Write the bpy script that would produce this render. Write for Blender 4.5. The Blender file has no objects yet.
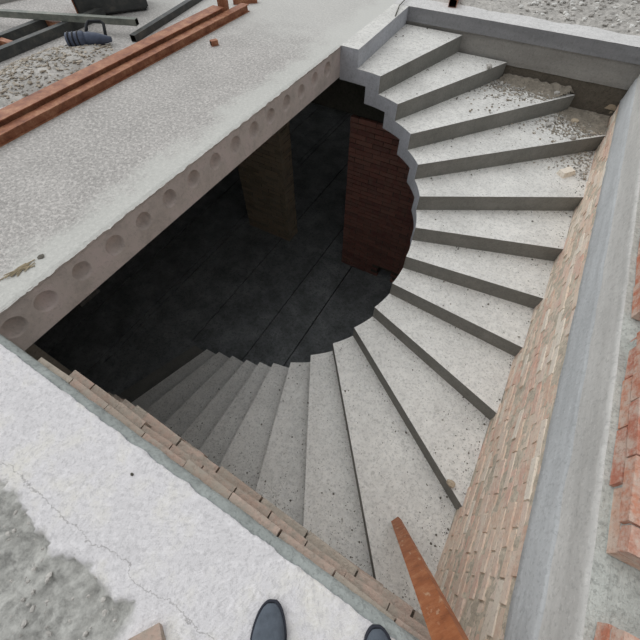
import bpy, bmesh, math, random
from mathutils import Vector, Matrix, noise
random.seed(7)
C = bpy.context.scene.collection
sc = bpy.context.scene
PI = math.pi

# ------------------------------------------------------------------ materials
class NT:
    def __init__(s, name):
        s.m = bpy.data.materials.new(name); s.m.use_nodes = True
        s.t = s.m.node_tree; s.b = s.t.nodes['Principled BSDF']
        s.b.inputs['Specular IOR Level'].default_value = .25
        s.tc = s.t.nodes.new('ShaderNodeTexCoord')
    def n(s, ty, **kw):
        x = s.t.nodes.new('ShaderNode' + ty)
        for k, v in kw.items(): setattr(x, k, v)
        return x
    def l(s, a, b): s.t.links.new(a, b)
    def noise(s, scale, detail=4, rough=.6, vec=None):
        x = s.n('TexNoise'); x.inputs['Scale'].default_value = scale
        x.inputs['Detail'].default_value = detail; x.inputs['Roughness'].default_value = rough
        s.l(vec or s.tc.outputs['Object'], x.inputs['Vector']); return x.outputs['Fac']
    def ramp(s, fac, stops):
        r = s.n('ValToRGB'); e = r.color_ramp.elements
        while len(e) < len(stops): e.new(.5)
        for i, (p, c) in enumerate(stops):
            e[i].position = p; e[i].color = (*c, 1) if len(c) == 3 else c
        s.l(fac, r.inputs['Fac']); return r.outputs['Color']
    def mix(s, fac, a, b, mode='MIX'):
        x = s.n('MixRGB', blend_type=mode)
        for i, v in ((0, fac), (1, a), (2, b)):
            if hasattr(v, 'is_linked'): s.l(v, x.inputs[i])
            elif i == 0: x.inputs[0].default_value = v
            else: x.inputs[i].default_value = (*v, 1)
        return x.outputs[0]
    def math(s, op, a, b=0.0, c=0.0):
        x = s.n('Math', operation=op)
        for i, v in enumerate((a, b, c)):
            if hasattr(v, 'is_linked'): s.l(v, x.inputs[i])
            else: x.inputs[i].default_value = v
        return x.outputs[0]
    def mapr(s, v, a, b, c=0., d=1.):
        x = s.n('MapRange'); s.l(v, x.inputs[0])
        for i, q in enumerate((a, b, c, d)): x.inputs[i+1].default_value = q
        return x.outputs[0]
    def xyz(s):
        x = s.n('SeparateXYZ'); s.l(s.tc.outputs['Object'], x.inputs[0]); return x.outputs
    def bump(s, h, strength=.3, dist=.01):
        x = s.n('Bump'); x.inputs['Strength'].default_value = strength; x.inputs['Distance'].default_value = dist
        s.l(h, x.inputs['Height']); s.l(x.outputs[0], s.b.inputs['Normal'])
    def out(s, col, rough=.9, metal=0.):
        if hasattr(col, 'is_linked'): s.l(col, s.b.inputs['Base Color'])
        else: s.b.inputs['Base Color'].default_value = (*col, 1)
        s.b.inputs['Roughness'].default_value = rough; s.b.inputs['Metallic'].default_value = metal
        return s.m

def sr(r, g, b):
    f = lambda c: ((c/255+.055)/1.055)**2.4 if c > 10 else c/255/12.92
    return (f(r), f(g), f(b))
def sc_(c, k): return tuple(min(.95, x*k) for x in c)

def concrete(name, base, var=.18, speck=.35, speck_scale=70, big=1.6, bump=.35, light=.6):
    t = NT(name)
    col = t.ramp(t.noise(big, 7, .68), [(.34, sc_(base, 1-var)), (.5, base), (.66, sc_(base, 1+var))])
    f = t.noise(speck_scale, 3, .75); g = t.noise(speck_scale*.37, 5, .7)
    col = t.mix(t.mapr(g, .46, .6, 0, speck*.8), col, sc_(base, .6))
    col = t.mix(t.mapr(f, .52, .6, 0, speck), col, sc_(base, .36))
    col = t.mix(t.mapr(t.noise(speck_scale*.7, 2, .7), .53, .66, 0, speck*light), col, sc_(base, 1.38))
    t.bump(t.math('ADD', f, g), bump, .01)
    return t.out(col, .92)

M = {}
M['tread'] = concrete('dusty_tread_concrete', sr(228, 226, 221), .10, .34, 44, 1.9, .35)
M['riser'] = concrete('shaded_concrete', sr(133, 132, 127), .14, .25, 60, 3.0, .3)  # same concrete as treads; darker for want of dust and for painted riser shade
M['stringer'] = concrete('grey_violet_concrete', sr(182, 184, 190), .12, .25, 50, 3.0, .3)
M['ledge'] = concrete('grey_ledge_concrete', sr(166, 171, 168), .2, .35, 50, 5.0, .5)
M['pale'] = concrete('pale_screed', sr(220, 218, 216), .08, .3, 50, 2, .3)
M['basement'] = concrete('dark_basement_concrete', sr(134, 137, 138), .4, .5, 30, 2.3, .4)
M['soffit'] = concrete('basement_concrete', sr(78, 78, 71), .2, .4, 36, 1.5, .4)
M['mortar'] = concrete('mortar', sr(188, 190, 184), .15, .4, 50, 4, .6)
M['mortar_wall'] = concrete('wall_mortar', sr(214, 202, 184), .15, .4, 50, 4, .6)
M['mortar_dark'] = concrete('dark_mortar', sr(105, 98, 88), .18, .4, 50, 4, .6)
M['drift'] = concrete('spilled_mortar', sr(146, 138, 126), .2, .5, 34, 6, .8)
M['rubble'] = concrete('rubble_grey', sr(190, 186, 180), .2, .5, 34, 5, .8)
M['chip_tan'] = concrete('tan_chip', sr(192, 176, 154), .2, .4, 40, 9, .5)

def slab_mat():
    # granular bare concrete with a smooth lime-white margin along the opening
    t = NT('granular_slab_concrete'); x, y, z = t.xyz()
    g = t.noise(50, 3, .85); n = t.noise(2.0, 7, .72)
    base = sr(188, 184, 180)
    col = t.ramp(n, [(.36, sc_(base, .86)), (.5, base), (.64, sc_(base, 1.14))])
    col = t.mix(t.mapr(g, .46, .58, 0, .6), col, sc_(base, .48))
    col = t.mix(t.mapr(t.noise(38, 3, .75), .51, .6, 0, .65), col, sc_(base, 1.45))
    e = t.math('ADD', x, t.math('MULTIPLY', t.math('SUBTRACT', t.noise(3.0, 7, .75), .5), .75))
    col = t.mix(t.mapr(e, -2.26, -2.08, 0, .7), col, sr(210, 210, 204))
    e2 = t.math('ADD', y, t.math('MULTIPLY', t.math('SUBTRACT', t.noise(4, 6, .75), .5), 1.2))
    col = t.mix(t.mapr(e2, 3.3, 4.1, 0, .6), col, sr(212, 211, 206))
    # the end face: raw pinkish grey
    geo = t.n('NewGeometry'); sn = t.n('SeparateXYZ'); t.l(geo.outputs['True Normal'], sn.inputs[0])
    t.bump(t.math('ADD', g, t.math('MULTIPLY', t.noise(40, 4, .6), .7)), .6, .008)
    return t.out(col, .95)
M['slab'] = slab_mat()
def slabface_mat():
    t = NT('cast_slab_end'); b = sr(196, 184, 177)
    col = t.ramp(t.noise(5, 6, .7), [(.28, sc_(b, .72)), (.5, b), (.72, sc_(sr(204, 188, 184), 1.05))])
    col = t.mix(t.mapr(t.noise(45, 3, .75), .54, .64, 0, .3), col, sc_(b, .5))
    t.bump(t.math('ADD', t.noise(30, 5, .7), t.noise(90, 2, .6)), .5, .006)
    return t.out(col, .93)
M['slabface'] = slabface_mat()

def screed_mat():
    t = NT('near_screed'); x, y, z = t.xyz()
    b = sr(222, 219, 220)
    col = t.ramp(t.noise(4, 6, .65), [(.3, sc_(b, .9)), (.5, b), (.7, sc_(sr(226, 222, 212), 1.02))])
    col = t.mix(t.mapr(t.noise(46, 3, .85), .5, .6, 0, .34), col, sc_(b, .52))
    col = t.mix(t.mapr(t.noise(34, 3, .75), .53, .62, 0, .3), col, sc_(b, 1.3))
    # rough broken zone carries its own colour through a vertex weight
    at = t.n('Attribute', attribute_name='rough'); w = at.outputs['Fac']
    r = sr(174, 173, 168)
    rc = t.ramp(t.noise(26, 6, .75), [(.36, sc_(r, .66)), (.5, r), (.64, sc_(r, 1.25))])
    col = t.mix(w, col, rc)
    # hairline crack
    cy = t.math('ADD', y, t.math('MULTIPLY', t.math('SUBTRACT', t.noise(5, 6, .7), .5), .16))
    d = t.math('ABSOLUTE', t.math('ADD', cy, .362))
    lim = t.mapr(x, -.2, -.05, 1, 0)
    ck = t.math('MULTIPLY', t.mapr(d, .0008, .003, .5, 0), lim)
    col = t.mix(ck, col, sr(120, 116, 112))
    h = t.math('ADD', t.noise(90, 3, .6), t.math('MULTIPLY', t.noise(22, 5, .6), .6))
    t.bump(h, .5, .008)
    return t.out(col, .93)
M['screed'] = screed_mat()

def beam_mat(name, b, axis):
    t = NT(name)
    mp = t.n('Mapping'); t.l(t.tc.outputs['Object'], mp.inputs[0])
    mp.inputs['Scale'].default_value = (3, .35, 3) if axis == 1 else (.35, 3, 3)
    st = t.noise(4, 5, .6, mp.outputs[0])
    col = t.ramp(st, [(.32, sc_(b, .87)), (.5, b), (.68, sc_(b, 1.13))])
    col = t.mix(t.mapr(t.noise(7, 7, .75), .45, .65, 0, .35), col, sc_(b, .78))
    col = t.mix(t.mapr(t.noise(48, 3, .75), .53, .64, 0, .35), col, sc_(b, .5))
    col = t.mix(t.mapr(t.noise(40, 3, .7), .55, .66, 0, .35), col, sc_(b, 1.3))
    t.bump(t.math('ADD', st, t.noise(40, 4, .7)), .4, .008)
    return t.out(col, .9)
M['beam_low'] = beam_mat('blue_grey_render', sr(188, 190, 191), 1)
M['beam_up'] = beam_mat('grey_render', sr(196, 194, 190), 1)
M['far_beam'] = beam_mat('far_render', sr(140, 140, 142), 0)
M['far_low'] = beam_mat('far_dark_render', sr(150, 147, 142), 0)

def brick_mat(name, cols, dust, dustamt):
    t = NT(name)
    at = t.n('Attribute', attribute_name='rnd'); v = at.outputs['Fac']
    n = len(cols)
    c = t.ramp(v, [((i+.5)/n, k) for i, k in enumerate(cols)])
    c = t.mix(t.mapr(t.noise(12, 6, .75), .42, .58, 0, dustamt), c, dust)
    c = t.mix(t.mapr(t.noise(45, 3, .75), .54, .64, 0, .35), c, sc_(cols[0], .5))
    t.bump(t.math('ADD', t.noise(60, 4, .7), t.noise(22, 3, .6)), .6, .008)
    return t.out(c, .95)
M['brick_pale'] = brick_mat('pale_brick', [sr(222, 190, 170), sr(238, 218, 198), sr(224, 182, 164), sr(242, 232, 218), sr(232, 206, 188)], sr(238, 228, 212), .5)
M['brick_lip'] = brick_mat('lip_brick', [sr(182, 158, 144), sr(198, 176, 162), sr(170, 148, 134), sr(184, 172, 158)], sr(168, 160, 148), .8)
M['brick_red'] = brick_mat('orange_brick', [sr(192, 126, 102), sr(202, 146, 122), sr(184, 118, 98), sr(210, 178, 158)], sr(206, 188, 174), .85)
M['brick_cellar'] = brick_mat('cellar_red_brick', [sr(156, 108, 98), sr(168, 118, 106), sr(140, 98, 90)], sr(150, 128, 116), .4)
M['brick_pier'] = brick_mat('cellar_brown_brick', [sr(178, 162, 140), sr(188, 168, 144), sr(160, 148, 128)], sr(178, 168, 152), .4)

def rust_mat(name, a, b, c):
    t = NT(name)
    col = t.ramp(t.noise(9, 6, .7), [(.3, a), (.5, b), (.68, c)])
    col = t.mix(t.mapr(t.noise(60, 4, .7), .55, .7, 0, .5), col, sc_(a, .6))
    t.bump(t.noise(80, 4, .7), .25, .003)
    t.b.inputs['Specular IOR Level'].default_value = .4
    return t.out(col, .62, .15)
M['rust'] = rust_mat('red_rust_steel', sr(118, 72, 54), sr(160, 106, 78), sr(190, 142, 110))
M['rust_angle'] = rust_mat('orange_rust_steel', sr(132, 74, 42), sr(168, 100, 60), sr(186, 126, 86))
def chipped():
    m = M['rust_angle']; t = m.node_tree; b = t.nodes['Principled BSDF']
    src = b.inputs['Base Color'].links[0].from_socket
    tc = t.nodes.new('ShaderNodeTexCoord'); n = t.nodes.new('ShaderNodeTexNoise'); n.inputs['Scale'].default_value = 34; n.inputs['Detail'].default_value = 4
    mp = t.nodes.new('Mapping') if False else t.nodes.new('ShaderNodeMapping'); mp.inputs['Scale'].default_value = (1, .3, 1)
    t.links.new(tc.outputs['Object'], mp.inputs[0]); t.links.new(mp.outputs[0], n.inputs['Vector'])
    r = t.nodes.new('ShaderNodeMapRange'); t.links.new(n.outputs['Fac'], r.inputs[0])
    for i, v in enumerate((.62, .68, 0, .6)): r.inputs[i+1].default_value = v
    mx = t.nodes.new('ShaderNodeMixRGB'); t.links.new(r.outputs[0], mx.inputs[0]); t.links.new(src, mx.inputs[1]); mx.inputs[2].default_value = (*sr(206, 178, 150), 1)
    t.links.new(mx.outputs[0], b.inputs['Base Color'])
chipped()
M['steel_dark'] = rust_mat('dark_painted_steel', sr(58, 60, 60), sr(74, 76, 75), sr(98, 96, 90))
M['steel_green'] = rust_mat('grey_green_steel', sr(96, 100, 94), sr(124, 128, 120), sr(150, 150, 140))
M['steel_grey'] = rust_mat('weathered_grey_steel', sr(140, 140, 138), sr(160, 160, 156), sr(182, 178, 170))
def flat(name, c, rough=.7, bump=0, sc=200):
    t = NT(name); col = t.ramp(t.noise(30, 4, .6), [(.3, sc_(c, .8)), (.7, sc_(c, 1.2))])
    if bump: t.bump(t.noise(sc, 2, .5), bump, .002)
    return t.out(col, rough)
M['shoe'] = flat('slate_blue_cloth', sr(90, 97, 106), .9, .8, 160)
M['shoe_trim'] = flat('dark_shoe_rubber', sr(52, 54, 62), .8, .4, 300)
M['lining'] = flat('black_lining', sr(26, 26, 28), .95)
M['tool'] = flat('blue_grey_tool_plastic', sr(82, 90, 108), .5)
M['tool_dark'] = flat('black_tool_rubber', sr(40, 42, 46), .6)
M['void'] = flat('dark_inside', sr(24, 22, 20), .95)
M['straw'] = flat('dry_straw', sr(172, 158, 132), .9)
M['pebble'] = flat('dark_pebble', sr(88, 86, 78), .9)
M['grit'] = flat('dark_grit', sr(112, 108, 100), .95)
M['crumb'] = flat('grey_crumb', sr(178, 168, 154), .95)
M['crumb_dark'] = flat('brown_crumb', sr(150, 140, 126), .95)

# ------------------------------------------------------------------ helpers
def obj(name, bm, mats, parent=None, smooth=False):
    me = bpy.data.meshes.new(name)
    bmesh.ops.recalc_face_normals(bm, faces=bm.faces[:])
    bm.to_mesh(me); bm.free()
    for m in (mats if isinstance(mats, (list, tuple)) else [mats]): me.materials.append(m)
    if smooth:
        for p in me.polygons: p.use_smooth = True
    o = bpy.data.objects.new(name, me); C.objects.link(o)
    if parent: o.parent = parent
    return o
def tag(o, label, cat, group=None, kind=None):
    o['label'] = label; o['category'] = cat
    if group: o['group'] = group
    if kind: o['kind'] = kind
    return o
def thing(name, label, cat, loc=(0, 0, 0), rot=(0, 0, 0), group=None):
    o = bpy.data.objects.new(name, None); C.objects.link(o); o.empty_display_size = .1
    o.location = loc; o.rotation_euler = rot
    return tag(o, label, cat, group)
def struct(name, bm, mats, smooth=False, label=None):
    o = obj(name, bm, mats, None, smooth); o['kind'] = 'structure'
    return o
def box(bm, a, b, mi=0, mat=None):
    vs = [bm.verts.new((x, y, z)) for z in (a[2], b[2]) for y in (a[1], b[1]) for x in (a[0], b[0])]
    fs = [(0, 2, 3, 1), (4, 5, 7, 6), (0, 1, 5, 4), (2, 6, 7, 3), (0, 4, 6, 2), (1, 3, 7, 5)]
    out = []
    for f in fs:
        q = bm.faces.new([vs[i] for i in f]); q.material_index = mi; out.append(q)
    if mat is not None:
        for v in vs: v.co = mat @ v.co
    return vs, out
def prism(bm, poly, z0, z1, mi_top=0, mi_side=0, mi_inner=None, inner_n=0):
    b = [bm.verts.new((x, y, z0)) for x, y in poly]; t = [bm.verts.new((x, y, z1)) for x, y in poly]
    n = len(poly)
    f = bm.faces.new(t); f.material_index = mi_top
    f = bm.faces.new(b[::-1]); f.material_index = mi_side
    for i in range(n):
        j = (i+1) % n
        f = bm.faces.new((b[i], b[j], t[j], t[i]))
        f.material_index = mi_inner if (mi_inner is not None and i < inner_n) else mi_side
def tube_path(bm, pts, r, seg=10, mi=0, cap=True):
    rings = []
    for i, p in enumerate(pts):
        p = Vector(p)
        d = (Vector(pts[min(i+1, len(pts)-1)]) - Vector(pts[max(i-1, 0)])).normalized()
        u = d.orthogonal().normalized() if i == 0 else (u - d*u.dot(d)).normalized()
        w = d.cross(u); rr = r[i] if isinstance(r, (list, tuple)) else r
        rings.append([bm.verts.new(p + u*math.cos(2*PI*k/seg)*rr + w*math.sin(2*PI*k/seg)*rr) for k in range(seg)])
    for a, b in zip(rings, rings[1:]):
        for k in range(seg):
            f = bm.faces.new((a[k], a[(k+1) % seg], b[(k+1) % seg], b[k])); f.material_index = mi
    if cap:
        bm.faces.new(rings[0][::-1]).material_index = mi; bm.faces.new(rings[-1]).material_index = mi
def rect_tube(bm, L, w, h, t, mi_in=1):
    """hollow rectangular tube along +Y from 0 to L, base at z=0, centred in x"""
    o = [(-w/2, 0), (w/2, 0), (w/2, h), (-w/2, h)]; n = [(-w/2+t, t), (w/2-t, t), (w/2-t, h-t), (-w/2+t, h-t)]
    V = [[bm.verts.new((x, y, z)) for x, z in s] for y in (0, L) for s in (o, n)]
    for k in range(4):
        j = (k+1) % 4
        bm.faces.new((V[0][k], V[0][j], V[2][j], V[2][k]))
        bm.faces.new((V[1][k], V[3][k], V[3][j], V[1][j])).material_index = mi_in
        bm.faces.new((V[0][k], V[1][k], V[1][j], V[0][j])); bm.faces.new((V[2][k], V[2][j], V[3][j], V[3][k]))
def c_channel(bm, L, w, h, t):
    """steel channel along +Y, web on the -x side, flanges towards +x"""
    d = w/2-.022
    sec = [(-w/2, 0), (w/2, 0), (w/2, t), (d, t), (d, h-t), (w/2, h-t), (w/2, h), (-w/2, h)]
    a = [bm.verts.new((x, 0, z)) for x, z in sec]; b = [bm.verts.new((x, L, z)) for x, z in sec]
    for k in range(8):
        j = (k+1) % 8; bm.faces.new((a[k], a[j], b[j], b[k]))
    for q in (a, b):
        for f in ((0, 1, 2, 3), (0, 3, 4, 7), (7, 4, 5, 6)): bm.faces.new([q[i] for i in f])
def chunk(bm, p, s, rnd, flatness=.6, mi=0, long=1):
    """an irregular broken fragment sitting on z = p.z"""
    r = bmesh.ops.create_icosphere(bm, subdivisions=1, radius=1)
    vs = r['verts']; rot = Matrix.Rotation(rnd.random()*6.28, 3, 'Z')
    k = [rnd.uniform(.6, 1.25) for _ in range(3)]
    for v in vs:
        c = v.co.copy()
        c *= 1 + rnd.uniform(-.25, .2)
        c = Vector((c.x*k[0]*long, c.y*k[1], c.z*k[2]*flatness)); c = rot @ c
        v.co = c*s
    zm = min(v.co.z for v in vs)
    for v in vs: v.co += Vector((p[0], p[1], p[2] - zm - s*.04))
    for v in vs:
        for f in v.link_faces: f.material_index = mi

def bricks(bm, org, u, n, length, z0, z1, bl=.24, bh=.053, j=.01, depth=.05, jit=.006, keep=None, rnd=None, header=0, mi=0, chip=.0):
    """courses of separate little bricks; org at z=0 of face plane, u along the wall, n out of the face"""
    rnd = rnd or random; lay = bm.loops.layers.float_color.get('rnd') or bm.loops.layers.float_color.new('rnd')
    u = Vector(u); n = Vector(n); z = z0; row = 0
    while z + bh <= z1 + 1e-6:
        s = -(bl+j)/2*(row % 2) - rnd.uniform(0, .03)
        L0 = bl if not (header and row % header == header-1) else .115
        while s < length:
            a, b = max(0, s), min(length, s + L0)
            if b - a > .03 and (keep is None or keep((a+b)/2, z+bh)):
                d = rnd.uniform(-jit, jit); tw = rnd.uniform(-.004, .004)
                pts = []
                for zz in (z, z+bh):
                    for (ss, dd) in ((a, -depth), (b, -depth), (b, d+tw), (a, d-tw)):
                        q = Vector(org) + u*(ss + rnd.uniform(-.003, .003)) + n*dd; q.z += zz + rnd.uniform(-.003, .003)
                        pts.append(bm.verts.new(q))
                fs = [(0, 1, 2, 3), (4, 5, 6, 7), (0, 1, 5, 4), (1, 2, 6, 5), (2, 3, 7, 6), (3, 0, 4, 7)]
                c = rnd.random()
                for f in fs:
                    q = bm.faces.new([pts[i] for i in f]); q.material_index = mi
                    for lp in q.loops: lp[lay] = (c, c, c, 1)
            s += L0 + j
        z += bh + j; row += 1

# ------------------------------------------------------------------ dimensions (metres, camera 1.5 m above the upper floor)
XL, XR, YN, YF = -1.946, .80, 0.0, 5.2
CX, CY, RAD = -1.76, 2.578, 1.254
RISE = .1688
TH = .287
YW = .015                      # where the right wall meets the near wall
def ef(x): return -.068-.029*x if XL <= x <= XR else 0.0      # edge of the near screed
def eg(x): return -.030-.026*x                                # edge of the grey ledge below it
def yw(x): return .0476-.0417*x                               # inner face of the near brick wall
ANG = [math.radians(a) for a in (89.5, 76.4, 64.0, 51.1, 38.7, 26.0, 13.6, 2.1, -9.3, -20.6, -32.0, -42.9, -54.2, -64.9, -75.2, -85.4, -96.9, -109.3, -120.8, -131.2)]
ZB = -RISE*21                  # basement floor
T = .14                        # thickness of the folded stair plate

# ------------------------------------------------------------------ upper floor: left hollow-core slab
bm = bmesh.new()
YE = 3.84
cells = [0.0, .21] ; y = .21
centres = [.085] + [.285 + .2525*i for i in range(15)]
edges = [0.0] + [(centres[i]+centres[i+1])/2 for i in range(len(centres)-1)]
edges = [e for e in edges if e < YE] 
centres = [c for c in centres if c < YE-.1]
edges = edges[:len(centres)] + [YE]
rnd = random.Random(3)
NS = 24
def topz(y): return noise.noise(Vector((3.1, y*9, .3)))*.006
for i, yc in enumerate(centres):
    y0, y1 = edges[i], edges[i+1]; zc = -.125 + rnd.uniform(-.006, .006); r = .066 + rnd.uniform(-.004, .004)
    r = min(r, yc-y0-.008, y1-yc-.008)
    sq, rings = [], [[] for _ in range(5)]
    prof = [(1.0, 0), (.93, .022), (.78, .04), (.5, .054), (.0, .06)]
    for k in range(NS):
        a = 2*PI*(k+.5)/NS; dx, dz = math.cos(a), math.sin(a)
        # square boundary in direction a
        ty = ((y1-yc) if dx > 0 else (yc-y0))/abs(dx); tz = ((0-zc) if dz > 0 else (zc+TH))/abs(dz)
        t = min(ty, tz); py, pz = yc+dx*t, zc+dz*t
        sq.append(bm.verts.new((XL, py, pz)))
        for q, (f, dep) in enumerate(prof[:4]):
            rings[q].append(bm.verts.new((XL - dep*(1 if q == 0 else 1), yc+dx*r*f, zc+dz*r*f + (0 if q == 0 else .006))))
    cen = bm.verts.new((XL-.06, yc, zc+.006))
    for k in range(NS):
        j = (k+1) % NS
        bm.faces.new((sq[k], sq[j], rings[0][j], rings[0][k])).material_index = 1
        for q in range(3):
            f = bm.faces.new((rings[q][k], rings[q][j], rings[q+1][j], rings[q+1][k])); f.material_index = 1; f.smooth = True
        f = bm.faces.new((rings[3][k], rings[3][j], cen)); f.material_index = 1; f.smooth = True
    # square corners
    for (cy, cz, sy, sz) in ((y1, 0, 1, 1), (y0, 0, -1, 1), (y0, -TH, -1, -1), (y1, -TH, 1, -1)):
        cand = sorted(range(NS), key=lambda k: (sq[k].co.y-cy)**2 + (sq[k].co.z-cz)**2)
        # the two ring points either side of this corner
        best = None
        for k in range(NS):
            j = (k+1) % NS
            a, b = sq[k].co, sq[j].co
            on_y = lambda p: abs(p.y-cy) < 1e-6; on_z = lambda p: abs(p.z-cz) < 1e-6
            if (on_y(a) and on_z(b) and not on_y(b)) or (on_z(a) and on_y(b) and not on_y(a)): best = (k, j)
        if best:
            c = bm.verts.new((XL, cy, cz)); bm.faces.new((sq[best[0]], c, sq[best[1]])).material_index = 1
# body (open on the cored face), extends out of view
X0, Y1 = -12.0, 14.0
def quad(bm, pts, mi=0):
    f = bm.faces.new([bm.verts.new(p) for p in pts]); f.material_index = mi; return f
quad(bm, [(X0, 0, 0), (XL, 0, 0), (XL, Y1, 0), (X0, Y1, 0)])
quad(bm, [(X0, 0, -TH), (XL, 0, -TH), (XL, Y1, -TH), (X0, Y1, -TH)], 2)
quad(bm, [(X0, 0, -TH), (XL, 0, -TH), (XL, 0, 0), (X0, 0, 0)], 1)
quad(bm, [(X0, Y1, -TH), (XL, Y1, -TH), (XL, Y1, 0), (X0, Y1, 0)], 1)
quad(bm, [(X0, 0, -TH), (X0, Y1, -TH), (X0, Y1, 0), (X0, 0, 0)], 1)
quad(bm, [(XL, YE, -TH), (XL, Y1, -TH), (XL, Y1, 0), (XL, YE, 0)], 1)
# ragged lip of topping along the edge
prev = None
N = 260
for i in range(N+1):
    y = YE*i/N
    o1 = .010 + .012*noise.noise(Vector((y*14, 0, 1))) + .007*noise.noise(Vector((y*50, 2, 1)))
    z1 = .004 + .004*noise.noise(Vector((y*20, 5, 1)))
    hh = -.022 - .014*abs(noise.noise(Vector((y*17, 9, 1))))
    cur = [bm.verts.new((XL-.10, y, .0005)), bm.verts.new((XL-.02, y, z1)), bm.verts.new((XL+max(.001, o1), y, z1-.006)), bm.verts.new((XL+.001, y, hh))]
    if prev:
        for k in range(3):
            bm.faces.new((prev[k], prev[k+1], cur[k+1], cur[k])).material_index = 0 if k < 2 else 1
    prev = cur
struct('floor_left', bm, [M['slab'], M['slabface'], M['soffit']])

# landing tongue in front of the first riser
bm = bmesh.new()
prism(bm, [(XL, YE), (CX+.02, CY+RAD), (-1.76, YF), (XL, YF)], -TH-.02, 0, 0, 1)
struct('floor_landing', bm, [M['tread'], M['stringer']])

# near floor: screed strip, finely meshed where seen so the broken patch has real relief
bm = bmesh.new(); lay = bm.verts.layers.float_color.new('rough')
gx0, gx1, gy0, gy1, st = -2.6, 1.4, -.9, 0.0, .0125
nx, ny = int((gx1-gx0)/st), int((gy1-gy0)/st)
V = []
for j in range(ny+1):
    row = []
    for i in range(nx+1):
        x, y = gx0+(gx1-gx0)*i/nx, gy0+(gy1-gy0)*j/ny
        b = -.40 + .05*noise.noise(Vector((x*4, 0, 2))) + .03*noise.noise(Vector((x*15, y*15, 2))) + .02*noise.noise(Vector((x*34, y*34, 6)))
        e = x + .43 + .10*(-(y+.4)*1.5) + .05*noise.noise(Vector((y*7, 9, 4)))
        w = min(1, max(0, (b-y)/.016))*min(1, max(0, -e/.05))
        f = 0
        for s, a in ((9, .5), (24, .35), (60, .25)): f += a*noise.noise(Vector((x*s, y*s, 1.7)))
        z = w*(-.024 + .05*f) + .0015*noise.noise(Vector((x*12, y*12, 8)))
        t_ = (y-gy0)/(gy1-gy0); yy = y + ef(x)*t_
        if j == ny and XL < x < XR: yy += .007*noise.noise(Vector((x*13, 0, 5))) + .004*noise.noise(Vector((x*45, 0, 5)))
        v = bm.verts.new((x, yy, z)); v[lay] = (w, w, w, 1); row.append(v)
    V.append(row)
for j in range(ny):
    for i in range(nx):
        bm.faces.new((V[j][i], V[j][i+1], V[j+1][i+1], V[j+1][i])).smooth = True
# skirt and body below, then coarse surroundings
for i in range(nx):
    a, b = V[ny][i], V[ny][i+1]
    c, d = bm.verts.new((b.co.x, b.co.y+.002, -.05)), bm.verts.new((a.co.x, a.co.y+.002, -.05))
    f = bm.faces.new((a, b, c, d)); f.material_index = 1
quad(bm, [(X0, -8, -.002), (gx0, -8, -.002), (gx0, 0, -.002), (X0, 0, -.002)])
quad(bm, [(gx1, -8, -.002), (8, -8, -.002), (8, 0, -.002), (gx1, 0, -.002)])
quad(bm, [(gx0, -8, -.002), (gx1, -8, -.002), (gx1, gy0, -.002), (gx0, gy0, -.002)])
quad(bm, [(X0, -8, -.28), (8, -8, -.28), (8, -.13, -.28), (X0, -.13, -.28)], 1)
struct('floor_near', bm, [M['screed'], M['stringer']])

# rough slab edge below the screed, leaning slightly into the well
bm = bmesh.new(); N = 260; prev = None
for i in range(N+1):
    x = XL+.001 + (XR-XL-.003)*i/N; cur = []; a, b = ef(x), eg(x)
    for y, z in ((a-.014, -.012), (a+.004, -.014), (a+(b-a)*.45, -.024), (b-.008, -.032), (b, -.05), (b-.004, -.29)):
        cur.append(bm.verts.new((x, y + .004*noise.noise(Vector((x*11, z*14, 1))) + .003*noise.noise(Vector((x*40, z*40, 1))), z)))
    if prev:
        for k in range(5): bm.faces.new((prev[k], prev[k+1], cur[k+1], cur[k])).smooth = 0 < k < 4
    prev = cur
struct('trim_1', bm, M['ledge'])

# right and far upper floors
bm = bmesh.new()
box(bm, (XR+.04, 0.0005, -.28), (8, YF+.3, -.0005))
struct('floor_right', bm, M['mortar'])
bm = bmesh.new()
prev = None; N = 160
for i in range(N+1):
    x = XL + (8-XL)*i/N
    e = 5.50 + .05*noise.noise(Vector((x*3, 0, 0))) + .02*noise.noise(Vector((x*14, 0, 0)))
    cur = [bm.verts.new((x, YF + .008*noise.noise(Vector((x*15, 2, 0))), .001)), bm.verts.new((x, e, .004)), bm.verts.new((x, e+.02, -.006))]
    if prev:
        for k in range(2): bm.faces.new((prev[k], prev[k+1], cur[k+1], cur[k]))
    prev = cur
quad(bm, [(XL, YF+.1, -.28), (8, YF+.1, -.28), (8, Y1, -.28), (XL, Y1, -.28)])
struct('floor_far', bm, M['pale'])
# rubble-strewn ground beyond the pale strip: real relief
bm = bmesh.new(); st = .035
nx, ny = int((3.4-XL-(-.0))/st), int(2.6/st); V = []
for j in range(ny+1):
    row = []
    for i in range(nx+1):
        x, y = XL + 5.34*i/nx, 5.46 + 2.6*j/ny
        f = .5*noise.noise(Vector((x*4, y*4, 1.7))) + .35*noise.noise(Vector((x*11, y*11, 3))) + .3*noise.noise(Vector((x*24, y*24, 5)))
        ed = min(1, j/4)
        k = min(1, max(.25, (x+1.4)/1.6))
        row.append(bm.verts.new((x, y, -.01 + ed*(.012 + .05*k*max(-.3, f)))))
    V.append(row)
for j in range(ny):
    for i in range(nx): bm.faces.new((V[j][i], V[j][i+1], V[j+1][i+1], V[j+1][i]))
quad(bm, [(XL, 8.06, -.01), (8, 8.06, -.01), (8, Y1, -.01), (XL, Y1, -.01)])
quad(bm, [(3.4, 5.46, -.01), (8, 5.46, -.01), (8, 8.06, -.01), (3.4, 8.06, -.01)])
struct('floor_far_rubble', bm, M['rubble'])

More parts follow.
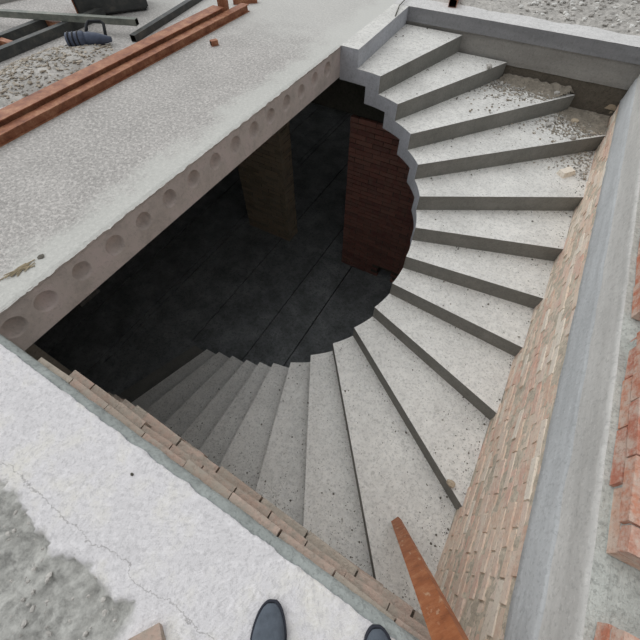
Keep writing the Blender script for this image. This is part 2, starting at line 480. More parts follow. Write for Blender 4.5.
# ------------------------------------------------------------------ walls of the stair well
# right: rendered beam in two bands over pale brickwork
bm = bmesh.new(); N = 130
prof = [(-.49, -.004, 0), (-.47, .014, 0), (-.44, .006, 0), (-.262, .004, 0), (-.25, .000, 0), (-.24, -.006, 1), (-.12, -.004, 1), (-.04, -.006, 1), (-.012, -.006, 1), (.0, -.016, 1)]
prev = None
for i in range(N+1):
    y = YW-.09 + (YF-YW+.09)*i/N; cur = []
    for z, d, m in prof:
        zz = z + (.012*noise.noise(Vector((y*6, z*9, 4))) if -.49 < z < -.05 or z < -.4 else .004*noise.noise(Vector((y*9, 2, 4))))
        cur.append(bm.verts.new((XR - d + .003*noise.noise(Vector((y*5, z*4, 7))), y, zz)))
    cur.insert(0, bm.verts.new((XR+.05, y, -.49)))
    cur.append(bm.verts.new((XR+.07, y, .001)))
    if prev:
        for k in range(len(cur)-1):
            f = bm.faces.new((prev[k], prev[k+1], cur[k+1], cur[k])); f.material_index = 0 if k <= 5 else (2 if k == len(cur)-2 else 1); f.smooth = k not in (0, len(cur)-2)
    prev = cur
struct('trim_2', bm, [M['beam_low'], M['beam_up'], M['mortar']])
bm = bmesh.new(); rb = random.Random(11)
bricks(bm, (XR, YW, 0), (0, 1, 0), (-1, 0, 0), YF-YW, -2.62, -.485, .235, .056, .011, .05, .007, rnd=rb)
lay = bm.loops.layers.float_color['rnd']
# mortar bed behind the brick faces, uneven
N, K = 220, 84; G = []
for i in range(N+1):
    y = YW + (YF-YW)*i/N
    G.append([bm.verts.new((XR + .004 + .010*noise.noise(Vector((y*16, k*.9, 3))) , y, -3.0 + 2.52*k/K)) for k in range(K+1)])
for i in range(N):
    for k in range(K): bm.faces.new((G[i][k], G[i+1][k], G[i+1][k+1], G[i][k+1])).material_index = 1
struct('wall_right', bm, [M['brick_pale'], M['mortar_wall']])
bm = bmesh.new(); box(bm, (XR+.055, YW, -3.9), (XR+.25, 10, -.29)); struct('wall_right_core', bm, M['soffit'])

# far: beam band, recessed band, then dark rough brickwork
bm = bmesh.new()
def strip(y, z0, z1, x0, x1, mi, amp=.006, n=120):
    pr = None
    for i in range(n+1):
        x = x0+(x1-x0)*i/n
        cur = [bm.verts.new((x, y + amp*noise.noise(Vector((x*6, z*11, 1.3))), z)) for z in (z0, z0+(z1-z0)*.33, z0+(z1-z0)*.66, z1)]
        if pr:
            for k in range(3):
                f = bm.faces.new((pr[k], pr[k+1], cur[k+1], cur[k])); f.material_index = mi; f.smooth = True
        pr = cur
strip(YF, -.135, 0.0, -1.76, XR+.05, 0, .003)
for a, b in ((-.135, YF),): quad(bm, [(-1.76, YF, a), (XR+.05, YF, a), (XR+.05, YF+.03, a), (-1.76, YF+.03, a)], 0)
strip(YF+.02, -.37, -.12, -1.76, XR+.05, 1, .012)
strip(YF+.03, -1.1, -.35, -1.76, XR+.05, 2, .02)
struct('trim_3', bm, [M['far_beam'], M['far_low'], M['mortar_dark']])
bm = bmesh.new(); rb = random.Random(5)
bricks(bm, (-1.7, YF+.046, 0), (1, 0, 0), (0, -1, 0), XR+1.7, -1.2, -.4, .235, .056, .012, .04, .008, rnd=rb)
struct('wall_far', bm, [M['brick_pier']])

# near: brick wall below the ledge, its top course showing as a lip
bm = bmesh.new(); rb = random.Random(9)
lay = bm.loops.layers.float_color.new('rnd')
PZ = .067
def top_row(x):                                               # height of the topmost course, stepping down to the left
    return -.285 - PZ*max(0, math.ceil((-1.05-x)*1.1/PZ))
ud = Vector((1, -.0417, 0)).normalized(); nd = Vector((.0417, 1, 0)).normalized()
bricks(bm, (XL-.35, yw(XL-.35), 0), ud, nd, XR-XL+.35, -.285-.056-48*PZ, -.28, .235, .056, .011, .115, .008, rnd=rb, keep=lambda q, z: z < top_row(XL-.35+q)+.01)
for f_, zt_, xs_, bl_ in ((.34, -.085, -1.62, .235), (.66, -.175, -1.50, .175)):      # two courses stepping back above the top row
    kk = (1.5-zt_)/1.5
    fy = lambda x: kk*((1-f_)*eg(x) + f_*(.040-.035*x))
    u_ = Vector((1, (fy(1)-fy(0)), 0)).normalized(); n_ = Vector((-u_.y, u_.x, 0))
    bricks(bm, (xs_, fy(xs_), 0), u_, n_, XR-xs_, zt_-.075, zt_, bl_, .075, .006, .10, .009, rnd=rb)
N = 240; prev = None
for i in range(N+1):
    x = XL-.35 + (XR-XL+.35)*i/N
    zt = top_row(x) - .007
    cur = [bm.verts.new((x, eg(x)-.06, zt)), bm.verts.new((x, yw(x)-.04, zt + .010*noise.noise(Vector((x*12, 3, 1))))), bm.verts.new((x, yw(x)-.012+.008*noise.noise(Vector((x*10, 1, 1))), zt-.006)), bm.verts.new((x, yw(x)-.010, ZB))]
    if prev:
        for k in range(3):
            f = bm.faces.new((prev[k], prev[k+1], cur[k+1], cur[k])); f.material_index = 1
            v = .5+.5*noise.noise(Vector((x*5, k, 0)))
            for lp in f.loops: lp[lay] = (v, v, v, 1)
    prev = cur
box(bm, (X0, -.25, ZB), (XL-.352, .09, -TH-.001), 1)
struct('wall_near', bm, [M['brick_lip'], M['mortar_dark']])

# ------------------------------------------------------------------ staircase
OUT = {0: (-1.76, YF), 1: (-1.06, YF), 2: (-.48, YF), 3: (.35, YF), 4: (XR, 4.84), 5: (XR, 3.91), 6: (XR, 3.28), 7: (XR, 2.75), 8: (XR, 2.26), 9: (XR, 1.63), 10: (XR, .83)}
XW = XR + .004
OUT.update({k: (x, yw(x)-.002) for k, x in ((11, .46), (12, -.22), (13, -.78), (14, -1.285), (15, -1.64), (16, -2.0), (17, -2.38), (18, -2.82), (19, -3.16), (20, -3.52))})
IN = {k: (CX+RAD*math.cos(ANG[k]), CY+RAD*math.sin(ANG[k])) for k in range(14)}
IN.update({14: (-1.46, 1.40), 15: (-1.68, 1.39), 16: (-1.92, 1.39), 17: (-2.20, 1.40), 18: (-2.49, 1.41), 19: (-2.77, 1.41), 20: (-3.08, 1.42)})
def side(p):
    if abs(p[1]-YF) < .03: return 0
    if abs(p[0]-XR) < .02: return 1
    return 2
def lerp(a, b, t): return (a[0]+(b[0]-a[0])*t, a[1]+(b[1]-a[1])*t)
def hit(a):
    c, s = math.cos(a), math.sin(a); ts = []
    if c > 1e-6: ts.append((XW-CX)/c)
    if s > 1e-6: ts.append((YF+.02-CY)/s)
    if s < -1e-6: ts.append((YW-CY)/s)
    t = min(ts); return (CX+c*t, CY+s*t)
def outp(k): return OUT[k]
def sector(k, f):
    """plan of the strip between nosing k and a line a fraction f of the going uphill from it"""
    n = 6
    if k <= 13:
        a1 = ANG[k]; a0 = a1 + (ANG[k-1]-a1)*f
        inner = [(CX+RAD*math.cos(a0+(a1-a0)*i/n), CY+RAD*math.sin(a0+(a1-a0)*i/n)) for i in range(n+1)]
    else:
        p1 = IN[k]; p0 = lerp(p1, IN[k-1], f)
        inner = [lerp(p0, p1, i/n) for i in range(n+1)]
    o1 = OUT[k]; op = OUT[k-1]
    if f == 1: o0 = op
    elif side(op) != side(o1): o0 = hit(ANG[k] + (ANG[k-1]-ANG[k])*f)
    else: o0 = lerp(o1, op, f)
    poly = inner + [o1]; s0, s1 = side(o0), side(o1)
    if s1 == 1 and s0 == 0: poly.append((XW, YF+.02))
    if s1 == 2 and s0 == 1: poly.append((XW, yw(XW)-.002))
    poly.append(o0)
    return poly, n
stair = thing('staircase', 'grey concrete winding staircase curving down through the rectangular opening into the dark basement', 'staircase', (0, 0, 0))
for k in range(1, 21):
    bm = bmesh.new(); z = -RISE*k
    poly, n = sector(k, 1)
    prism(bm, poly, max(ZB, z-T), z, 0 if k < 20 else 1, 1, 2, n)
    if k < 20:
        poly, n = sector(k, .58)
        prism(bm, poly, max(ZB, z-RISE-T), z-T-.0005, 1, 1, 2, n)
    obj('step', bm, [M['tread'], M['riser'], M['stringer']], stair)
bm = bmesh.new()
prism(bm, [(-3.0, 1.44), (-3.72, 1.58), (-4.0, 1.50), (-4.3, YW), (-3.4, YW)], ZB, ZB+.03, 0, 1)
obj('bottom_landing', bm, [M['basement'], M['basement']], stair)

# ------------------------------------------------------------------ basement
bm = bmesh.new()
seams = [-12.0, -7.0, -6.05, -5.15, -4.33, -4.22, -3.28, -2.36, -1.74, -.8, .2, 1.2]
for a, b in zip(seams, seams[1:]):
    box(bm, (a+.009, -.2, ZB-.1), (b-.009, 10.4, ZB + random.uniform(-.004, .004)))
box(bm, (-12, -.2, ZB-.2), (1.2, 10.4, ZB-.09))
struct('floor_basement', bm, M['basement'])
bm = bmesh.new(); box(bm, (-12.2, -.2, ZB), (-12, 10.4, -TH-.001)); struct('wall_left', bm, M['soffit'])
bm = bmesh.new(); box(bm, (-12, 10.2, ZB), (-8, 10.4, -TH-.001)); box(bm, (-2.2, 10.2, ZB), (XR+.25, 10.4, -TH-.001)); box(bm, (-8, 10.2, ZB), (-2.2, 10.4, ZB+.7)); box(bm, (-8, 10.2, -.6), (-2.2, 10.4, -TH-.001)); struct('wall_back', bm, M['soffit'])  # wide unseen opening, added to let daylight into the back of the basement
YP = 4.22
def soffit(x):
    a = math.degrees(math.atan2(YP-.0-CY, x-CX))
    for k in range(1, 20):
        if math.degrees(ANG[k]) < a: return -RISE*(k+1) - T - .03
    return -1
# beam across the basement openings
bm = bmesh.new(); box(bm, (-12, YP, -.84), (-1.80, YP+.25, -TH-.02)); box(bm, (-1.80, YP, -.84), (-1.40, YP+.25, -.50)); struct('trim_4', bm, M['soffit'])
# brick partition under the stairs
bm = bmesh.new(); rb = random.Random(21)
X_P = -1.96
bricks(bm, (X_P, YP, 0), (1, 0, 0), (0, -1, 0), XR-X_P, ZB, -.5, .235, .056, .011, .05, .004, rnd=rb,
       keep=lambda s, z: (z < -.85 or X_P+s > -1.40) and z < min(soffit(X_P+s-.13), soffit(X_P+s+.13), -.49 if X_P+s > -1.5 else -.86) and not (.66 < s < 1.0 and z < ZB+.26))
bricks(bm, (X_P, YP+.22, 0), (0, -1, 0), (-1, 0, 0), .2, ZB, -.86, .235, .056, .011, .05, .003, rnd=rb)
x = X_P+.01
while x < XR:
    z1 = min(soffit(x), soffit(min(XR, x+.1)), -.86)
    if not (.70 < x - X_P < .93): box(bm, (x, YP+.012, ZB), (min(XR, x+.1), YP+.23, z1-.02), 1)
    else: box(bm, (x, YP+.012, ZB+.22), (min(XR, x+.1), YP+.23, z1-.02), 1)
    x += .1
struct('wall_basement', bm, [M['brick_cellar'], M['mortar_dark']])
# brick pier
bm = bmesh.new(); rb = random.Random(22)
PX0, PX1 = -4.05, -3.10
bricks(bm, (PX0, YP-.02, 0), (1, 0, 0), (0, -1, 0), PX1-PX0, ZB, -.86, .235, .056, .011, .05, .004, rnd=rb)
bricks(bm, (PX1, YP-.02, 0), (0, 1, 0), (1, 0, 0), .30, ZB, -.86, .235, .056, .011, .05, .004, rnd=rb)
box(bm, (PX0+.01, YP-.01, ZB), (PX1-.008, YP+.29, -.845), 1)
tag(obj('brick_pier', bm, [M['brick_pier'], M['mortar_dark']]), 'brown brick pier standing in the dark basement under the slab', 'pier')
bm = bmesh.new(); box(bm, (-5.50, 1.10, ZB+.005), (-5.38, 1.50, ZB+.06))
tag(obj('board', bm, M['rubble']), 'pale short board on the dark basement floor below the slab edge', 'board')

# ------------------------------------------------------------------ brick parapet starts on the right
def parapet(y0, y1, courses, label, seed):
    bm = bmesh.new(); rb = random.Random(seed)
    H = courses*.066; X = .846
    bricks(bm, (X, y0, 0), (0, 1, 0), (-1, 0, 0), y1-y0, .006, H+.01, .238, .056, .010, .112, .007, rnd=rb)
    bricks(bm, (X+.125, y0, 0), (0, 1, 0), (-1, 0, 0), y1-y0, .006, H+.01, .238, .056, .010, .112, .006, rnd=rb)
    box(bm, (X+.006, y0+.012, 0.0005), (X+.234, y1-.012, H-.022), 1)
    return tag(obj('brick_parapet', bm, [M['brick_red'], M['mortar']]), label, 'brick wall', None)
parapet(-.55, .285, 2, 'low orange brick wall start at the bottom right corner, nearest the feet', 31)
parapet(.495, 1.47, 2, 'low orange brick wall piece on the right ledge between two gaps', 32)
parapet(1.62, 3.0, 2, 'low red brick wall piece farthest along the right ledge', 33)

# ------------------------------------------------------------------ leaning rusty angle iron
A = Vector((.415, .505, -RISE*11+.004)); B = Vector((.376, .10, -.10)); d = (B-A).normalized(); Lg = 2.55
zx = d; toward = Vector((0, 0, 1)) - d*d.z; toward = (Vector((-.35, .25, .9)) - d*Vector((-.35, .25, .9)).dot(d)).normalized()
sidev = d.cross(toward).normalized()
mat = Matrix(((sidev.x, d.x, toward.x, A.x), (sidev.y, d.y, toward.y, A.y), (sidev.z, d.z, toward.z, A.z), (0, 0, 0, 1)))
def angle_iron(L, w, t, cut):
    bm = bmesh.new(); s = .7071
    # apex up; two flanges fall away to each side
    sec = [(-w*.62, -w*.40), (-w*.24, 0), (w, -w*.36), (w-.002, -w*.36-t), (-w*.24, -t*1.3), (-w*.62, -w*.40-t)]
    R0 = [bm.verts.new((x, cut*abs(x) if x > 0 else cut*.5*abs(x), z)) for x, z in sec]; R1 = [bm.verts.new((x, L, z)) for x, z in sec]
    for k in range(6):
        j = (k+1) % 6; bm.faces.new((R0[k], R0[j], R1[j], R1[k]))
    for R in (R0, R1):
        bm.faces.new((R[0], R[1], R[4], R[5])); bm.faces.new((R[1], R[2], R[3], R[4]))
    return bm
bm = angle_iron(Lg, .052, .006, 1.6)
o = tag(obj('angle_iron', bm, M['rust_angle']), 'rusty orange angle iron leaning from a lower step against the near edge', 'steel bar')
o.matrix_world = mat @ Matrix.Translation((0, 0, .045))

# ------------------------------------------------------------------ shoes
def shoe(label, toe, yaw, seed):
    L = .285
    d = Vector((-math.sin(yaw), math.cos(yaw), 0))
    o = thing('shoe', label, 'shoe', (toe[0]-d.x*L, toe[1]-d.y*L, .0), (0, 0, yaw), 'pair of slate blue shoes')
    NSn, NA = 30, 20
    def hw(s):   # half width, heel -> toe
        e = (1-((s-.58)/.42)**2)**.5 if s > .58 else 1
        h = (1-((.14-s)/.14)**2)**.5 if s < .14 else 1
        base = .036 + .017*math.sin(min(1, max(0, (s-.1)/.62))*PI/2)**1.5
        return max(.003, base*e*h**.8)
    def ht(s):
        e = (1-((s-.80)/.20)**2)**.5 if s > .80 else 1
        top = .088 - .045*min(1, max(0, (s-.45)/.42))
        h = (1-((.06-s)/.06)**2)**.35 if s < .06 else 1
        return max(.006, top*max(.15, e**.7)*h)
    ss = [.004 + .992*(.5-.5*math.cos(PI*i/NSn)) for i in range(NSn+1)]
    def shell(off, mi, z0):
        bm = bmesh.new(); rings = []
        for s in ss:
            w, h = hw(s)-off, ht(s)-off*.6; r = []
            w = max(w, .001)
            for k in range(NA+1):
                a = PI*k/NA; c, q = math.cos(a), math.sin(a)
                r.append(bm.verts.new((w*math.copysign(abs(c)**.75, c), s*L, z0 + (h-z0)*abs(q)**.72)))
            rings.append(r)
        for i in range(NSn):
            for k in range(NA):
                smid = (ss[i]+ss[i+1])/2; am = (k+.5)/NA
                if .05 < smid < .52 and .27 < am < .73: continue
                bm.faces.new((rings[i][k], rings[i][k+1], rings[i+1][k+1], rings[i+1][k]))
        bm.faces.new([v for v in rings[-1]]); bm.faces.new(rings[0])
        return bm
    upr = obj('upper', shell(0, 0, .014), M['shoe'], o, True)
    obj('lining', shell(.004, 0, .016), M['lining'], upr, True)
    bm = bmesh.new()
    pts = [(hw(s)+.0035, s*L*1.0) for s in ss]; loop = [(x, y) for x, y in pts] + [(-x, y) for x, y in reversed(pts)]
    loop = [(x, y + (.005 if y > L*.9 else 0)) for x, y in loop]
    prism(bm, loop, 0, .016)
    obj('sole', bm, M['shoe_trim'], o)
    # toe rand
    bm = bmesh.new()
    rp = [(hw(s)+.0015, s*L+.002, .02) for s in ss if s > .62]; rp = rp + [(-x, y, z) for x, y, z in reversed(rp)]
    tube_path(bm, rp, .0045, 8)
    obj('toe_rand', bm, M['shoe_trim'], upr, True)
    # insole so that the opening is not hollow
    bm = bmesh.new(); loop = [(max(.001, hw(s)-.005), s*L) for s in ss] ; loop += [(-x, y) for x, y in reversed(loop)]
    prism(bm, loop, .0165, .022); obj('insole', bm, M['lining'], upr)
    return o
shoe('left slate blue shoe with round toe, farther back from the stair opening', (-.085, -.185, 0), .47, 1)
shoe('right slate blue shoe with its toe nearly at the edge', (.238, -.075, 0), .50, 2)

# ------------------------------------------------------------------ steel on the far left
def tube_thing(label, p0, p1, w, h, t, mat, z=0, name='steel_tube', tilt=0):
    bm = bmesh.new(); a = Vector((p0[0], p0[1], 0)); b = Vector((p1[0], p1[1], 0)); dv = b-a
    rect_tube(bm, dv.length, w, h, t)
    o = tag(obj(name, bm, [mat, M['void']]), label, 'steel tube')
    o.location = (p0[0], p0[1], z); o.rotation_euler = (tilt, 0, math.atan2(-dv.x, dv.y)); return o
for lab, x, y0, y1, w, h in (('long rusty red steel channel nearest the opening, front one of the touching pair', -3.355, -1.2, 4.17, .10, .066),
                             ('long rusty red steel channel behind the front one, taller and ending short', -3.485, -1.3, 3.86, .15, .10)):
    bm = bmesh.new(); c_channel(bm, y1-y0, w, h, .007)
    o = tag(obj('steel_channel', bm, M['rust']), lab, 'steel bar'); o.location = (x, y0, 0)
tube_thing('dark grey square tube with open end lying diagonally behind the rusty pair', (-3.84, 2.90), (-4.20, 5.0), .065, .06, .005, M['steel_dark'])
tube_thing('grey green square tube lying across the dark frame, open end to the right', (-6.05, 2.31), (-3.90, 3.06), .060, .055, .004, M['steel_green'], .088)
tube_thing('weathered grey tube lying farthest back on the left', (-6.35, 2.3), (-5.75, 4.1), .07, .05, .004, M['steel_grey'])
tube_thing('short rusty offcut behind the far end of the rusty pair', (-3.62, 4.28), (-3.40, 4.46), .06, .055, .004, M['rust'])
tube_thing('small rusty tube end on the pale strip behind the stairs', (-1.30, 5.38), (-1.46, 6.25), .09, .075, .005, M['rust'], .004)
# upright channel post
bm = bmesh.new(); w, dpt, t, H = .10, .07, .007, .75
box(bm, (-w/2, -t/2, 0), (w/2, t/2, H)); box(bm, (-w/2, t/2, 0), (-w/2+t, dpt, H)); box(bm, (w/2-t, t/2, 0), (w/2, dpt, H))
o = tag(obj('channel_post', bm, M['rust']), 'upright rusty channel post standing at the end of the rusty channels', 'steel post')
o.location = (-3.49, 3.93, 0); o.rotation_euler = (0, 0, .35)
# dark welded frame
fr = thing('steel_rack', 'dark welded steel frame of two rails lying on the slab at far left', 'frame', (-4.66, 1.2, 0))
for x in (0, -.31):
    bm = bmesh.new(); rect_tube(bm, 2.05 if x == 0 else 1.62, .075, .085, .005); r = obj('rail', bm, [M['steel_dark'], M['void']], fr); r.location = (x, 0, 0)
for y in (.25, .98, 1.55):
    bm = bmesh.new(); box(bm, (-.272, y-.03, .01), (-.038, y+.03, .07)); obj('crossbar', bm, M['rust'], fr)
# dark box with rusty end plate
cab = thing('tool_chest', 'dark steel chest with a rusty end plate at the top left', 'chest', (-4.81, 3.05, 0), (0, 0, math.radians(52)))
bm = bmesh.new(); box(bm, (.0, 0, .02), (.75, .42, .38)); 
bmesh.ops.bevel(bm, geom=bm.edges[:], offset=.015, segments=2, affect='EDGES')
obj('body', bm, M['steel_dark'], cab)
bm = bmesh.new(); box(bm, (-.012, -.005, 0), (-.001, .425, .39)); obj('end_plate', bm, M['rust'], cab)
bm = bmesh.new(); box(bm, (.0, -.012, .385), (.76, .43, .42)); bmesh.ops.bevel(bm, geom=bm.edges[:], offset=.008, segments=2, affect='EDGES'); obj('lid', bm, M['steel_dark'], cab)
for x in (.06, .69):
    bm = bmesh.new(); box(bm, (x-.03, .03, 0), (x+.03, .39, .021)); obj('foot', bm, M['steel_dark'], cab)
# rotary hammer
hd = thing('rotary_hammer', 'blue grey rotary hammer with loop handle lying beside the rubble heap', 'power tool', (-4.14, 2.60, .066), (0, 0, math.atan2(.24, .29)))
bm = bmesh.new(); tube_path(bm, [(-.17, 0, 0), (-.165, 0, 0), (-.03, 0, 0), (-.01, 0, 0)], [.045, .056, .062, .05], 20); hh = obj('motor_housing', bm, M['tool'], hd, True)
for x in (-.14, -.10, -.06):
    bm = bmesh.new(); tube_path(bm, [(x-.006, 0, 0), (x+.006, 0, 0)], [.0635, .0635], 20); obj('cooling_ring', bm, M['tool_dark'], hh, True)
bm = bmesh.new(); tube_path(bm, [(-.012, 0, 0), (.02, 0, 0), (.09, 0, -.005), (.17, 0, -.012), (.20, 0, -.014)], [.05, .052, .045, .026, .018], 18); obj('gearbox', bm, M['tool'], hd, True)
bm = bmesh.new(); tube_path(bm, [(.0, .03, .03), (.01, .10, .07), (.03, .135, .085), (.13, .135, .08), (.15, .12, .065), (.155, .02, .0)], .013, 10); obj('handle', bm, M['tool_dark'], hd, True)
bm = bmesh.new(); tube_path(bm, [(-.169, 0, -.03), (-.2, -.01, -.04), (-.36, -.05, -.05)], .010, 8); obj('chisel_bit', bm, M['steel_dark'], hd, True)
hd.scale = (1.12, 1.12, 1.12)
# rubble heap
bm = bmesh.new(); NR, NA = 22, 60; prev = None; hc = (-4.07, 2.02)
def heap_z(x, y):
    u, v = (x-hc[0])/.42, (y-hc[1])/.72; r = math.hypot(u, v)
    return max(0, .075*(1-r*r))*(1+.3*noise.noise(Vector((x*8, y*8, 2)))) + .012*noise.noise(Vector((x*25, y*25, 2)))*max(0, 1-r)
for i in range(NR+1):
    r = i/NR; cur = []
    for k in range(NA):
        a = 2*PI*k/NA; x = hc[0]+.42*r*math.cos(a); y = hc[1]+.72*r*math.sin(a)
        cur.append(bm.verts.new((x, y, max(.0008, heap_z(x, y)+.001))))
    if prev:
        for k in range(NA):
            j = (k+1) % NA; bm.faces.new((prev[k], prev[j], cur[j], cur[k])).smooth = True
    prev = cur
bmesh.ops.remove_doubles(bm, verts=bm.verts[:], dist=1e-5)
tag(obj('rubble_heap', bm, M['rubble']), 'low heap of sandy rubble behind the rusty channels', 'heap')
bm = bmesh.new(); rc = random.Random(5)
for _ in range(700):
    a, r = rc.random()*6.283, rc.random()**.6
    x, y = hc[0]+.44*r*math.cos(a), hc[1]+.72*r*math.sin(a)
    chunk(bm, (x, y, max(0, heap_z(x, y))), rc.uniform(.005, .016), rc, .45, rc.choice((0, 1, 1, 2)), rc.uniform(1, 3.2))
tag(obj('rubble_chips', bm, [M['rubble'], M['crumb'], M['crumb_dark']]), 'loose chips and splinters scattered over the rubble heap', 'chips', None, 'stuff')

# ------------------------------------------------------------------ debris
def stair_z(x, y):
    """top of the step under a point of the well, or None"""
    if not (-3.5 < x < XR-.01 and yw(x)+.012 < y < YF-.01): return None
    if math.hypot(x-CX, y-CY) < RAD+.02: return None
    pt = Vector((x, y))
    for k in range(1, 21):
        i0, o0, i1, o1 = IN[k-1], OUT[k-1], IN[k], OUT[k]
        if k >= 14 and y > 1.38: continue
        s0 = (o0[0]-i0[0])*(y-i0[1]) - (o0[1]-i0[1])*(x-i0[0]); s1 = (o1[0]-i1[0])*(y-i1[1]) - (o1[1]-i1[1])*(x-i1[0])
        d0 = s0/math.hypot(o0[0]-i0[0], o0[1]-i0[1]); d1 = s1/math.hypot(o1[0]-i1[0], o1[1]-i1[1])
        if d0 < 0 and d1 > 0 and ((x-i0[0])*(o0[0]-i0[0]) + (y-i0[1])*(o0[1]-i0[1])) > -.4:
            return -RISE*k, -d0, d1, k
    return None
bm = bmesh.new(); rg = random.Random(77); cnt = 0
while cnt < 3800:
    x, y = rg.uniform(-2.6, XR), rg.uniform(YW, YF)
    h = stair_z(x, y)
    if not h: continue
    z, db, df, k = h
    if df < .02: continue
    dw = min(XR-x, YF-y, max(.02, y-yw(x)))
    p = .02 + .6*math.exp(-db/.05) + .8*math.exp(-dw/.16)*(1 if k > 9 or k in (3, 4, 5) else .35)
    if k >= 10: p += .35*max(0, noise.noise(Vector((x*6, y*6, 3)))+.1)
    if k in (1,): p *= .6
    if rg.random() < p:
        chunk(bm, (x, y, z), rg.uniform(.0022, .0055) if rg.random() < .93 else rg.uniform(.006, .011), rg, .6, rg.choice((0, 0, 1))); cnt += 1
tag(obj('grit', bm, [M['grit'], M['rubble']]), 'dark grit and crumbs scattered over the concrete steps', 'grit', None, 'stuff')
# dusty drift of debris at the far right ends of the upper steps
bm = bmesh.new(); rg = random.Random(78)
cnt = 0
while cnt < 1500:
    x, y = rg.uniform(-.7, XR-.02), rg.uniform(4.2, YF-.02); h = stair_z(x, y)
    if not h or h[3] not in (3, 4, 5): continue
    z, db, df, k = h
    if df < .03: continue
    w = math.exp(-(YF-y)/.22) + .7*math.exp(-(XR-x)/.15)*(k >= 4)
    if rg.random() < w:
        chunk(bm, (x, y, z), rg.uniform(.004, .016), rg, .5, rg.choice((0, 0, 1, 2))); cnt += 1
tag(obj('mortar_crumbs', bm, [M['rubble'], M['crumb_dark'], M['crumb']]), 'drift of mortar crumbs along the far wall on the upper steps', 'debris', None, 'stuff')
bm = bmesh.new()
for k in (3, 4):
    x0, x1 = (-.55, .36) if k == 3 else (.28, XR-.012)
    nx, ny = 46, 22; V = {}
    for i in range(nx+1):
        for j in range(ny+1):
            x = x0+(x1-x0)*i/nx; y = YF+.012 - (.32 if k == 3 else .62)*j/ny
            ed = (YF+.012-y)/((.10+.16*min(1, max(0, (x+.55)/.7))) if k == 3 else (.20+.38*max(0, (x-.3)/.5)))
            h = stair_z(x, min(y, YF-.012))
            if not h or h[3] != k or h[2] < .012: continue
            hh = (.06 if k == 3 else .04)*max(0, 1-ed)**1.3*(1+.6*noise.noise(Vector((x*14, y*14, 2)))) + .004*noise.noise(Vector((x*40, y*40, 2)))
            V[i, j] = bm.verts.new((x, y, -RISE*k + max(-.002, min(hh, h[2]*1.2))))
    for i in range(nx):
        for j in range(ny):
            q = [(i, j), (i+1, j), (i+1, j+1), (i, j+1)]
            if all(p in V for p in q): bm.faces.new([V[p] for p in q])
tag(obj('mortar_drift', bm, M['drift']), 'grey brown drift of spilled mortar banked against the far wall on the upper steps', 'debris', None, 'stuff')
def fragment(name, label, cat, p, s, mat, seed, group=None, flatness=.6):
    bm = bmesh.new(); chunk(bm, (0, 0, 0), s, random.Random(seed), flatness)
    o = tag(obj(name, bm, mat), label, cat, group); o.location = p; return o
# x, y for chunks seen on the upper steps
def on_step(x, y):
    h = stair_z(x, y); return (x, y, h[0] if h else 0)
for i, (x, y, s, m, lab) in enumerate([
    (-.62, 4.93, .040, 'rubble', 'pale mortar chunk leftmost on the third step by the far wall'),
    (-.44, 5.02, .034, 'rubble', 'pale mortar chunk second from the left on the third step'),
    (.16, 5.08, .042, 'rubble', 'grey mortar chunk at the far wall end of the third step'),
    (.22, 4.74, .045, 'rubble', 'pale flat chunk on the fourth step near its right end'),
    (.46, 4.98, .040, 'chip_tan', 'tan brick chunk in the far right corner of the steps'),
    (.50, 4.60, .036, 'rubble', 'small pale chunk next to the right wall on the fourth step'),
    ]):
    fragment('mortar_chunk', lab, 'debris', on_step(x, y), s, M[m], 100+i, 'broken chunks on the upper steps')
# broken brick piece on a tread beside the right wall
bm = bmesh.new(); lay = bm.loops.layers.float_color.new('rnd')
vs, fs = box(bm, (-.075, -.045, 0), (.075, .045, .05))
for v in vs: v.co += Vector((random.uniform(-.015, .015), random.uniform(-.01, .01), 0))
for f in fs:
    for lp in f.loops: lp[lay] = (.7, .7, .7, 1)
o = tag(obj('brick_fragment', bm, M['brick_pale']), 'pale pink brick fragment on the fifth step against the right wall', 'brick'); 
p = on_step(.58, 4.22); o.location = p; o.rotation_euler = (0, 0, .9)
bm = bmesh.new(); lay = bm.loops.layers.float_color.new('rnd')
vs, fs = box(bm, (-.075, -.04, 0), (.075, .04, .045))
for v in vs: v.co += Vector((random.uniform(-.01, .01), random.uniform(-.01, .01), 0))
for f in fs:
    for lp in f.loops: lp[lay] = (.2, .2, .2, 1)
o = tag(obj('brick_fragment', bm, M['brick_lip']), 'greyish brown brick fragment on the broken screed at the bottom left', 'brick')
o.location = (-.372, -.476, -.012); o.rotation_euler = (0, 0, math.radians(52)); o.scale = (.85, .85, .85)
fragment('brick_fragment', 'reddish brick crumb on the wide lower step by the right wall', 'brick', on_step(.66, .95), .05, M['chip_tan'], 9, None, .5)
fragment('pebble', 'single dark pebble lying on the pale near floor', 'stone', (-.78, -.13, 0), .010, M['pebble'], 4)
# rusty scrap on the slab
bm = bmesh.new(); rect_tube(bm, .07, .05, .045, .006)
o = tag(obj('tube_offcut', bm, [M['rust'], M['void']]), 'tiny rusty tube offcut alone on the slab', 'steel scrap'); o.location = (-3.08, 3.20, 0); o.rotation_euler = (0, 0, -.5)
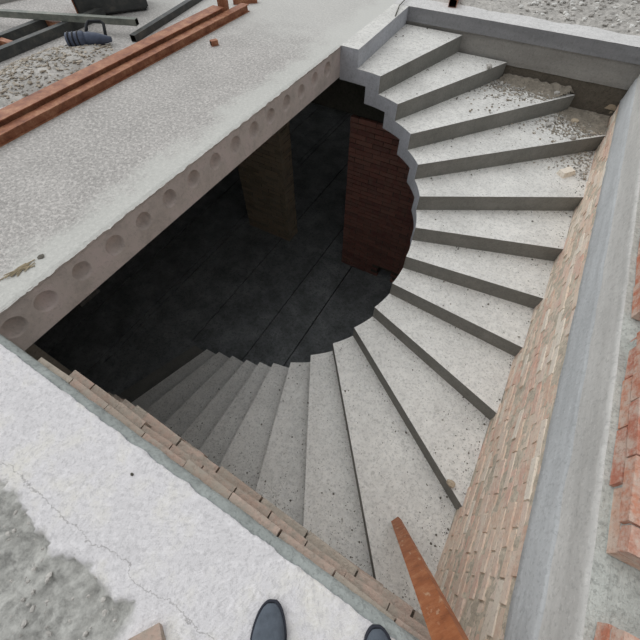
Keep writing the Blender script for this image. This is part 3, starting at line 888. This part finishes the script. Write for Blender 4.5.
# straw tuft
bm = bmesh.new(); rs = random.Random(8)
for _ in range(16):
    a = rs.gauss(.55, .35); L = rs.uniform(.03, .075); x, y = rs.gauss(0, .018), rs.gauss(0, .012); z = rs.uniform(.003, .012)
    tube_path(bm, [(x-math.cos(a)*L, y-math.sin(a)*L, z*.5+.002), (x, y, z+.003), (x+math.cos(a)*L, y+math.sin(a)*L, .004)], .0028, 5)
o = tag(obj('straw_tuft', bm, M['straw']), 'dry straw tuft on the slab near the lower left corner of the opening', 'straw'); o.location = (-2.10, .335, 0); o.rotation_euler = (0, 0, 1.0)
fragment('mortar_chunk', 'small grey mortar crumb beside the dry straw tuft', 'debris', (-2.09, .455, 0), .022, M['grit'], 12, None, .4)
bm = bmesh.new(); tube_path(bm, [(-1.77, 4.82, .004), (-1.84, 5.1, .02), (-1.86, 5.45, .03), (-1.9, 5.7, .006)], .006, 6)
tag(obj('twig', bm, M['pebble']), 'thin grey twig lying at the top corner of the opening', 'twig')
# stones in the rubble beyond
bm = bmesh.new(); rg = random.Random(80)
for _ in range(1100):
    x, y = rg.uniform(-1.8, 2.6), rg.uniform(5.55, 7.4)
    k = .35 if x < -.6 else 1
    chunk(bm, (x, y, .0), rg.uniform(.008, .032)*k*(1.5 if rg.random() < .12 else 1), rg, .6, rg.choice((0, 0, 1)))
tag(obj('rubble_stones', bm, [M['rubble'], M['tread']]), 'broken stones and gravel spread over the ground beyond the far edge', 'rubble', None, 'stuff')
bm = bmesh.new(); rg = random.Random(81)
for _ in range(260):
    x, y = rg.uniform(-1.6, .1), rg.uniform(-.85, -.42)
    if x > -.5: continue
    chunk(bm, (x, y, -.014), rg.uniform(.003, .012), rg, .6, 0)
tag(obj('screed_crumbs', bm, [M['rubble']]), 'crumbs of broken screed on the rough grey patch at bottom left', 'debris', None, 'stuff')

# ------------------------------------------------------------------ camera
pitch, roll, yaw, f = .98750983, -.01114084, .52457735, 359.8328
cy, sy = math.cos(yaw), math.sin(yaw)
rt = Vector((cy, sy, 0)); fw = Vector((-sy, cy, 0))*math.cos(pitch) + Vector((0, 0, -math.sin(pitch)))
up = rt.cross(fw); r2 = rt*math.cos(roll) + up*math.sin(roll); u2 = -rt*math.sin(roll) + up*math.cos(roll)
cam = bpy.data.cameras.new('camera'); co = bpy.data.objects.new('camera', cam); C.objects.link(co)
cam.sensor_width = 36; cam.sensor_height = 36; cam.sensor_fit = 'HORIZONTAL'; cam.lens = f/640*36; cam.clip_start = .02
co.matrix_world = Matrix(((r2.x, u2.x, -fw.x, 0), (r2.y, u2.y, -fw.y, 0), (r2.z, u2.z, -fw.z, 1.5), (0, 0, 0, 1)))
sc.camera = co

# ------------------------------------------------------------------ overcast sky
w = bpy.data.worlds.new('overcast'); sc.world = w; w.use_nodes = True; nt = w.node_tree; bg = nt.nodes['Background']
tc = nt.nodes.new('ShaderNodeTexCoord'); sp = nt.nodes.new('ShaderNodeSeparateXYZ'); nt.links.new(tc.outputs['Generated'], sp.inputs[0])
# overcast, brightest overhead and towards the upper left
def wm(op, a, b=None, c=None):
    x = nt.nodes.new('ShaderNodeMath'); x.operation = op
    for i, v in enumerate((a, b, c)):
        if v is None: continue
        if hasattr(v, 'is_linked'): nt.links.new(v, x.inputs[i])
        else: x.inputs[i].default_value = v
    return x.outputs[0]
zen = wm('POWER', wm('MAXIMUM', sp.outputs['Z'], 0), 2.0)
dt = nt.nodes.new('ShaderNodeVectorMath'); dt.operation = 'DOT_PRODUCT'; nt.links.new(tc.outputs['Generated'], dt.inputs[0])
dt.inputs[1].default_value = Vector((-.75, .22, .60)).normalized()
glow = wm('POWER', wm('MAXIMUM', dt.outputs['Value'], 0), 2.5)
tot = wm('ADD', wm('MULTIPLY_ADD', zen, .38, .28), wm('MULTIPLY', glow, 1.55))
class _o: outputs = [tot]
mr2 = _o
bg.inputs['Color'].default_value = (.965, .985, 1, 1); nt.links.new(mr2.outputs[0], bg.inputs['Strength'])
sc.view_settings.view_transform = 'Standard'; sc.view_settings.look = 'None'
sc.view_settings.gamma = 1; sc.view_settings.use_curve_mapping = False
sc.view_settings.exposure = 0.0
